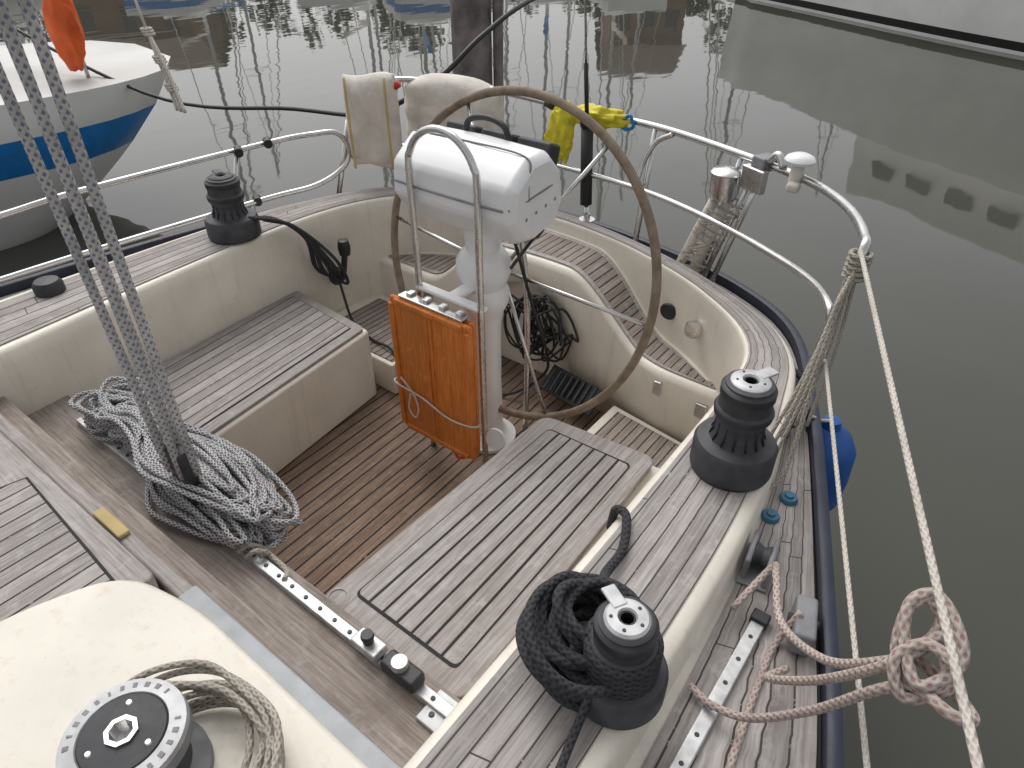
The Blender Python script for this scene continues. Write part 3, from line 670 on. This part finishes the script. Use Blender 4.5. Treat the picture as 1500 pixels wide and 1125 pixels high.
# ------------------------------------------------------------------ stern gear
BA=empty('backstay_tensioner')
tube('strut',[(-.02,2.46,.60),(-.045,2.48,.74)],.012,M_steel,BA,curve=False)
tube('tube',[(-.045,2.48,.72),(-.075,2.50,1.04)],.026,M_rubber,BA,curve=False,segs=16)
tube('cap',[(-.075,2.50,1.04),(-.079,2.503,1.07)],.030,M_rubber,BA,curve=False,segs=16)
tube('rod',[(-.079,2.503,1.05),(-.10,2.50,1.28)],.009,M_rubber,BA,curve=False)
tube('wire',[(-.10,2.50,1.28),(-.25,2.1,6.0)],.0045,M_steel,BA,curve=False)
lathe('deck_plate',[(0,.03),(.012,.03),(.014,.006),(.035,.005),(.035,0)],(-.02,2.455,.662),M_steel,BA,segs=18)
YB=empty('yellow_bag')
blob('hanging_part',(-.25,2.57,.96),(.065,.04,.14),M_yellow,YB,amp=.4,fr=2.2,rot=(0,10,0))
blob('tied_part',(-.08,2.575,1.065),(.15,.035,.040),M_yellow,YB,amp=.5,fr=2.5,rot=(0,-6,-5))
tube('tie',[(.05,2.56,1.06),(.09,2.55,1.10),(.11,2.55,1.06),(.07,2.56,1.04)],.007,M_stripe,YB,closed=True)
WC=empty('horseshoe_lifebuoy_cover')
def cloth(name,c,w,h,t,rotz,mat,par,rx=0,arch=0):
    vs=[];fs=[];n=18
    for side in (-1,1):
        for i in range(n+1):
            for j in range(n+1):
                a=i/n*2-1;b=j/n*2-1
                edge=max(abs(a)**8,abs(b)**8)
                th_=t*(1-edge*.75)*side
                dd=.014*noise.noise(Vector((a*2.2,b*2.2,side*3+w*10)))+.006*noise.noise(Vector((a*6,b*5,side*3+w*10)))
                zz=b*h*(1+.04*math.sin(a*3))
                if arch and b>0: zz=b*h*(1-arch*abs(a)**3)
                v=Vector((a*w*(1-.05*b*b),th_+dd,zz))
                v=Matrix.Rotation(R(rotz),3,'Z')@(Matrix.Rotation(R(rx),3,'X')@v); vs.append(v+Vector(c))
    k=n+1
    for s_ in (0,1):
        for i in range(n):
            for j in range(n):
                a=s_*k*k+i*k+j; f=(a,a+k,a+k+1,a+1); fs.append(f if s_ else f[::-1])
    # close the rim between the two faces
    rim=[i*k for i in range(k)]+[n*k+j for j in range(1,k)]+[i*k+n for i in range(n-1,-1,-1)]+[j for j in range(n-1,0,-1)]
    for q in range(len(rim)):
        a,b_=rim[q],rim[(q+1)%len(rim)]; fs.append((a,b_,b_+k*k,a+k*k))
    return mk(name,vs,fs,mat,par,smooth=True)
cloth('cover_panel',(-1.09,2.24,.95),.125,.205,.055,35,M_cover,WC)
cloth('cover_arch',(-.82,2.50,.99),.26,.155,.075,12,M_cover,WC,arch=.4)
for dx in (-.085,.10):
    tube('strap',[(-1.09+dx*.8+.03,2.175+dx*.55,1.155),(-1.09+dx*.8+.045,2.160+dx*.55,.95),(-1.09+dx*.8+.03,2.175+dx*.55,.75)],.006,M_yel2,WC)
tube('red_clip_a',[(-1.0,2.30,1.10),(-.97,2.31,1.12)],.016,M_red,WC,curve=False); tube('red_clip_b',[(-1.13,2.19,1.10),(-1.10,2.20,1.12)],.016,M_red,WC,curve=False)
SH=empty('outboard_bracket_gear')
lathe('pot',[(0,-.05),(.045,-.05),(.052,-.03),(.055,.04),(.060,.045),(.05,.055),(.02,.06),(0,.062)],(.60,2.36,.985),M_steel,SH,segs=28)
for k,(a,b) in enumerate((((.58,2.37,.96),(.44,2.42,.57)),((.63,2.37,.96),(.50,2.43,.57)),((.73,2.33,1.06),(.60,2.40,.57)),((.70,2.34,1.06),(.56,2.41,.57)))):
    tube('leg_%d'%k,[a,b],.019 if k<2 else .011,M_cover if k<2 else M_steel,SH,curve=False)
J=[[],[],[]]
random.seed(4)
for k in range(12):
    t=k/12+random.uniform(-.02,.02); tl=random.uniform(-.03,.03); tube('',[(.62-.13*t+.06*math.cos(s_),2.37+.04*t+.03*math.sin(s_),.93-.36*t+tl*math.cos(s_)) for s_ in [i*1.05 for i in range(6)]],.004,None,join=J,closed=True,n=3,segs=6)
joined('lashing',J,R_wornr,SH)
box('clamp_plate',(.66,2.30,1.0),(.76,2.33,1.08),M_steel,SH,bevel=.006,rot=(0,0,-25))
box('clamp_jaw',(.69,2.33,1.06),(.75,2.40,1.11),M_grey,SH,bevel=.008,rot=(0,0,-25))
SLt=empty('stern_light')
lathe('stem',[(.02,-.04),(.022,.0),(.018,.03)],(.86,2.26,1.11),M_cover,SLt,segs=18)
lathe('lens',[(0,.060),(.025,.058),(.042,.050),(.048,.040),(.042,.03),(.018,.03)],(.86,2.26,1.11),M_white,SLt,segs=24)
box('bracket',(.85,2.20,1.06),(.89,2.24,1.09),M_cover,SLt,bevel=.01)
tube('clip',[(.80,2.31,1.10),(.77,2.33,1.13),(.74,2.34,1.10)],.013,M_steel,SLt)
SP=empty('shore_power_cable')
tube('cable',[(-6.2,2.2,1.2),(-4.2,2.7,.55),(-2.4,2.75,.70),(-1.6,2.65,.82),(-1.05,2.62,1.06),(-.95,2.9,1.25),(-1.1,3.6,1.35),(-2.0,6,1.3)],.013,M_rubber,SP)

# ------------------------------------------------------------------ water, piling, bank
mW,nt,b=newmat('harbour_water')
b.inputs['Roughness'].default_value=.03; b.inputs['IOR'].default_value=1.36
tc=N(nt,'ShaderNodeTexCoord').outputs['Object']
L(nt,ramp(nt,noisen(nt,tc,.35,4),[(.3,(.058,.060,.048)),(.7,(.075,.074,.062))]),b.inputs['Base Color'])
mp=N(nt,'ShaderNodeMapping'); mp.inputs['Scale'].default_value=(1,.5,1); mp.inputs['Rotation'].default_value=(0,0,R(35)); L(nt,tc,mp.inputs[0])
n1=noisen(nt,mp.outputs[0],1.0,2,.5); n2=noisen(nt,mp.outputs[0],3.2,2,.5)
h=mathn(nt,'MULTIPLY_ADD',n2,.16); L(nt,n1,h.node.inputs[2])
bump(nt,b,h,.16,.05)
mk('water',[(-300,-300,-.5),(300,-300,-.5),(300,300,-.5),(-300,300,-.5)],[(0,1,2,3)],mW)
PL=empty('mooring_piling')
lathe('post',[(.235,-1.5),(.23,1.2),(.22,3.0),(.0,3.02)],(-4.2,6.6,-.1),M_pile,PL,segs=20)
lathe('rubbing_post',[(.06,-1.5),(.06,2.6),(0,2.62)],(-3.93,6.75,-.1),M_pile,PL,segs=12)

LV=[-.35,-.05,.03,.10,.45,.60,.80,.92,1.0]
def hull(name,length,beam,fb,origin,heading,cabin=True,mast=0,bands=None,transom=.75,over=0.0,cabh=.45,bil=.55,levels=LV,win=True):
    e=empty(name)
    rz=Matrix.Rotation(heading,3,'Z'); o=Vector(origin)
    ns_=40; vs=[];fs=[];mi=[]
    nl=len(levels)
    for i in range(ns_+1):
        t=i/ns_
        hb=beam/2*(transom+(1-transom)*sm(t/.45) if t<.45 else max(.02,(1-((t-.45)/.55)**2.3)))
        if over and t<.12: hb*=.35+.65*math.sqrt(max(0,1-(1-t/.12)**2))
        elif t<.03: hb*=.9
        sheer=fb*(1+.25*(max(0,t-.4))**2)
        def wl(l): 
            f=min(1,max(0,(l+.35)/1.1)); return hb*((1-bil)+bil*f**.6)
        def yy(l):
            rake=(.0 if t<.5 else (t-.5)*2*.09*length*l*.6)
            if over and t<.3: rake+=over*(1-l)**1.3*(1-t/.3)
            return t*length+rake
        for l in levels: vs.append(o+rz@Vector((wl(l),yy(l),l*sheer)))
        for l in levels[::-1]: vs.append(o+rz@Vector((-wl(l),yy(l),l*sheer)))
    k=2*nl
    bands=bands or [0]*(nl-1)
    for i in range(ns_):
        for c in range(k-1):
            fs.append((i*k+c,i*k+c+1,(i+1)*k+c+1,(i+1)*k+c)); 
            mi.append(3 if c==nl-1 else bands[c if c<nl-1 else (k-2-c)])
    for c in range(nl-1):
        fs.append((c,k-1-c,k-2-c,c+1)); mi.append(bands[c])
    ob=mk('hull',vs,fs,None,e,smooth=True,mats=[M_boathull,M_stripe,M_rubber,M_boatgrey],mi=mi); es=ob.modifiers.new('e','EDGE_SPLIT'); es.split_angle=R(50)
    if cabin:
        y0,y1,wf,h0,h1=.28,.68,.30,fb,fb+cabh
        P=[(-wf*beam,y0*length),(wf*beam,y0*length),(wf*beam*.7,y1*length),(-wf*beam*.7,y1*length)]
        vv=[]
        for z,s in ((h0,1),(h1,.85)):
            for p in P: vv.append(o+rz@Vector((p[0]*s,p[1],z)))
        mk('cabin',vv,[(0,1,5,4),(1,2,6,5),(2,3,7,6),(3,0,4,7),(4,5,6,7)],M_boathull,e,bevel=.06)
        if win:
          for sd in (-1,1):
            a=[]
            for (f0,yq,z) in ((1,y0*length+.4,h0+cabh*.35),(.76,y1*length-.5,h0+cabh*.35),(.74,y1*length-.5,h0+cabh*.72),(.98,y0*length+.4,h0+cabh*.72)):
                a.append(o+rz@Vector((sd*(wf*beam*f0*.945+.03),yq,z)))
            mk('window',a,[(0,1,2,3)],M_glass,e)
    if mast:
        b0=o+rz@Vector((0,length*.55,fb)); tube('mast',[b0,b0+Vector((0,0,mast))],.075,M_silver,e,curve=False)
        tube('boom',[b0+Vector((0,0,1.2)),o+rz@Vector((0,length*.18,fb+1.2))],.09,M_stripe if random.random()<.4 else M_cover,e,curve=False)
        for sd in (-1,1): tube('shroud',[o+rz@Vector((sd*beam*.45,length*.53,fb)),b0+Vector((0,0,mast*.95))],.02,M_steel,e,curve=False,segs=5)
        tube('forestay',[o+rz@Vector((0,length*1.02,fb*1.1)),b0+Vector((0,0,mast*.98))],.035,M_cover,e,curve=False,segs=6)
        for q in (.45,.7): tube('spreader',[b0+rz@Vector((-.7,0,mast*q)),b0+rz@Vector((.7,0,mast*q))],.025,M_silver,e,curve=False,segs=6)
    return e
hull('moored_yacht',9.5,2.8,1.12,(-5.38,3.45,-.5),R(172),bands=[0,0,0,0,0,1,0,0],mast=9.5,transom=.85,over=1.2,bil=.65,levels=[-.35,-.15,.05,.25,.42,.54,.78,.90,1.0])
LB=empty('orange_lifebuoy_bag'); blob('bag',(-4.72,2.50,.98),(.16,.10,.30),M_orangebuoy,LB,amp=.18,fr=2,rot=(0,8,0))
tube('stay',[(-4.72,2.55,.45),(-4.72,2.55,1.35)],.015,M_steel,LB,curve=False)
d=Vector((.867,-.499,0)); hd=math.atan2(-d.x,d.y)
my=hull('white_motor_yacht',17,4.6,2.0,(-6.6+.499*2.1,19.4+.867*2.1,-.5),hd,bands=[0,0,2,0,0,0,0,0],transom=.85,cabh=1.7,bil=.2,win=False)
rz=Matrix.Rotation(hd,3,'Z'); oo=Vector((-6.6+.499*2.1,19.4+.867*2.1,-.5))
for sd in (-1,1):
    for k in range(6):
        y_=5.4+.95*k; x_=sd*(1.38*(1-.30*(y_-4.76)/6.8)*.90+.03)
        mk('saloon_window_%d'%k,[oo+rz@Vector((x_+sd*.05,y_,2.75)),oo+rz@Vector((x_+sd*.05,y_+.6,2.75)),oo+rz@Vector((x_,y_+.6,3.1)),oo+rz@Vector((x_,y_,3.1))],[(0,1,2,3)],M_glass,my)
random.seed(14)
D=Vector((-math.sin(R(37.5)),math.cos(R(37.5)),0)); RR=Vector((math.cos(R(37.5)),math.sin(R(37.5)),0)); base=Vector((1.45,0,0))
for k,(lat,dist,mh) in enumerate(((-17,22,10),(-11.5,25,11),(-6.5,27,9),(-2.5,24,12),(1.2,28,10),(4.2,26,11),(-14,33,10),(-8,34,12),(-4.5,35,10),(0,36,11),(2.6,34,12),(7,35,12),(10,26,11),(14,38,13),(19,36,12))):
    p=base+D*dist+RR*lat
    hull('sailboat',8.5+random.random()*2,2.9,1.1,(p.x,p.y,-.5),R(37.5+random.uniform(-12,12)),bands=random.choice([[2,2,0,0,0,0,0,0],[1,2,0,0,0,1,0,0],[2,2,0,0,0,0,0,0]]),mast=mh)
bp=[base+D*dd+RR*l for l,dd in ((-150,48),(-40,46),(0,48),(40,46),(150,48),(150,400),(-150,400))]
M_ground=simple('grass_bank',(.08,.09,.045),.95,scale=1)
prism('grass_bank',[(p.x,p.y) for p in bp],-1.5,.3,M_ground)
M_leaf=simple('foliage',(.07,.09,.04),.8,var=.35,scale=.6)
vs=[];fs=[]
random.seed(31)
clumps=[]
l=-70
while l<75:
    hgt=random.uniform(3.2,7)
    if -4<l<3: hgt*=.6
    for q in range(10): clumps.append((l+random.gauss(0,1.4),53+random.gauss(0,1.2),random.uniform(.25,.9)*hgt,random.uniform(.7,1.4)))
    l+=random.uniform(2.5,4.5)
for (l,dd,z,r) in clumps:
    c=base+D*dd+RR*l+Vector((0,0,z))
    for q in range(34):
        n=Vector((random.gauss(0,1),random.gauss(0,1),random.gauss(0,1))).normalized(); p=c+n*r*random.uniform(.5,1.05)
        a=Vector((random.gauss(0,1),random.gauss(0,1),random.gauss(0,1))).normalized()*.28; bb=n.cross(a).normalized()*.24
        i0=len(vs); vs+=[p-a,p-bb,p+a,p+bb]; fs.append((i0,i0+1,i0+2,i0+3))
mk('tree_line',vs,fs,M_leaf)
def house(lat,dd,w,dp,h,rf):
    e=empty('brick_house'); p=base+D*dd+RR*lat; rz=Matrix.Rotation(R(37.5),3,'Z')
    def W(x,y,z): return p+rz@Vector((x,y,z))
    mk('walls',[W(-w,-dp,.2),W(w,-dp,.2),W(w,dp,.2),W(-w,dp,.2),W(-w,-dp,h),W(w,-dp,h),W(w,dp,h),W(-w,dp,h),W(-w,0,h+rf),W(w,0,h+rf)],[(0,1,5,4),(1,2,6,9,5),(2,3,7,6),(3,0,4,8,7)],M_brick,e)
    mk('roof',[W(-w-.3,-dp-.4,h-.1),W(w+.3,-dp-.4,h-.1),W(w+.3,0,h+rf+.1),W(-w-.3,0,h+rf+.1),W(w+.3,dp+.4,h-.1),W(-w-.3,dp+.4,h-.1)],[(0,1,2,3),(3,2,4,5)],M_roof,e)
    for k in range(3):
        x=-w*.65+k*w*.65
        for zz in (1.2,3.4):
            mk('window',[W(x-.4,-dp-.03,zz),W(x+.4,-dp-.03,zz),W(x+.4,-dp-.03,zz+1.2),W(x-.4,-dp-.03,zz+1.2)],[(0,1,2,3)],M_glass,e)
house(8.5,51,2.3,3,5.4,2.4)
house(-24,51,4,3,5.0,2.2)

# ------------------------------------------------------------------ light, world, camera
w=bpy.data.worlds.new('World'); SC.world=w; w.use_nodes=True; nt=w.node_tree
bg=nt.nodes['Background']; sk=nt.nodes.new('ShaderNodeTexSky'); sk.sky_type='NISHITA'; sk.sun_disc=False
sk.sun_elevation=R(55); sk.sun_rotation=R(-60); sk.dust_density=4; sk.air_density=1.2; sk.altitude=0
hs=nt.nodes.new('ShaderNodeHueSaturation'); hs.inputs['Saturation'].default_value=.12; hs.inputs['Value'].default_value=1.12
nt.links.new(sk.outputs[0],hs.inputs['Color']); nt.links.new(hs.outputs[0],bg.inputs['Color']); bg.inputs['Strength'].default_value=.15
sd=bpy.data.lights.new('sun','SUN'); sd.energy=.7; sd.angle=R(50); sd.color=(1,.97,.94)
so=bpy.data.objects.new('sun',sd); COL.objects.link(so)
el,az=R(55),R(-60)
dirv=Vector((math.sin(az)*math.cos(el),math.cos(az)*math.cos(el),math.sin(el)))
so.rotation_euler=dirv.to_track_quat('Z','Y').to_euler(); so.location=(0,0,10)
cd=bpy.data.cameras.new('camera'); cam=bpy.data.objects.new('camera',cd); COL.objects.link(cam)
cd.sensor_width=36; cd.lens=24; cd.clip_start=.02; cd.clip_end=1500
cam.location=(1.45,0,1.85); cam.rotation_euler=(R(90-36.2),0,R(37.5)); SC.camera=cam
SC.view_settings.view_transform='Standard'; SC.view_settings.look='None'; SC.view_settings.exposure=0
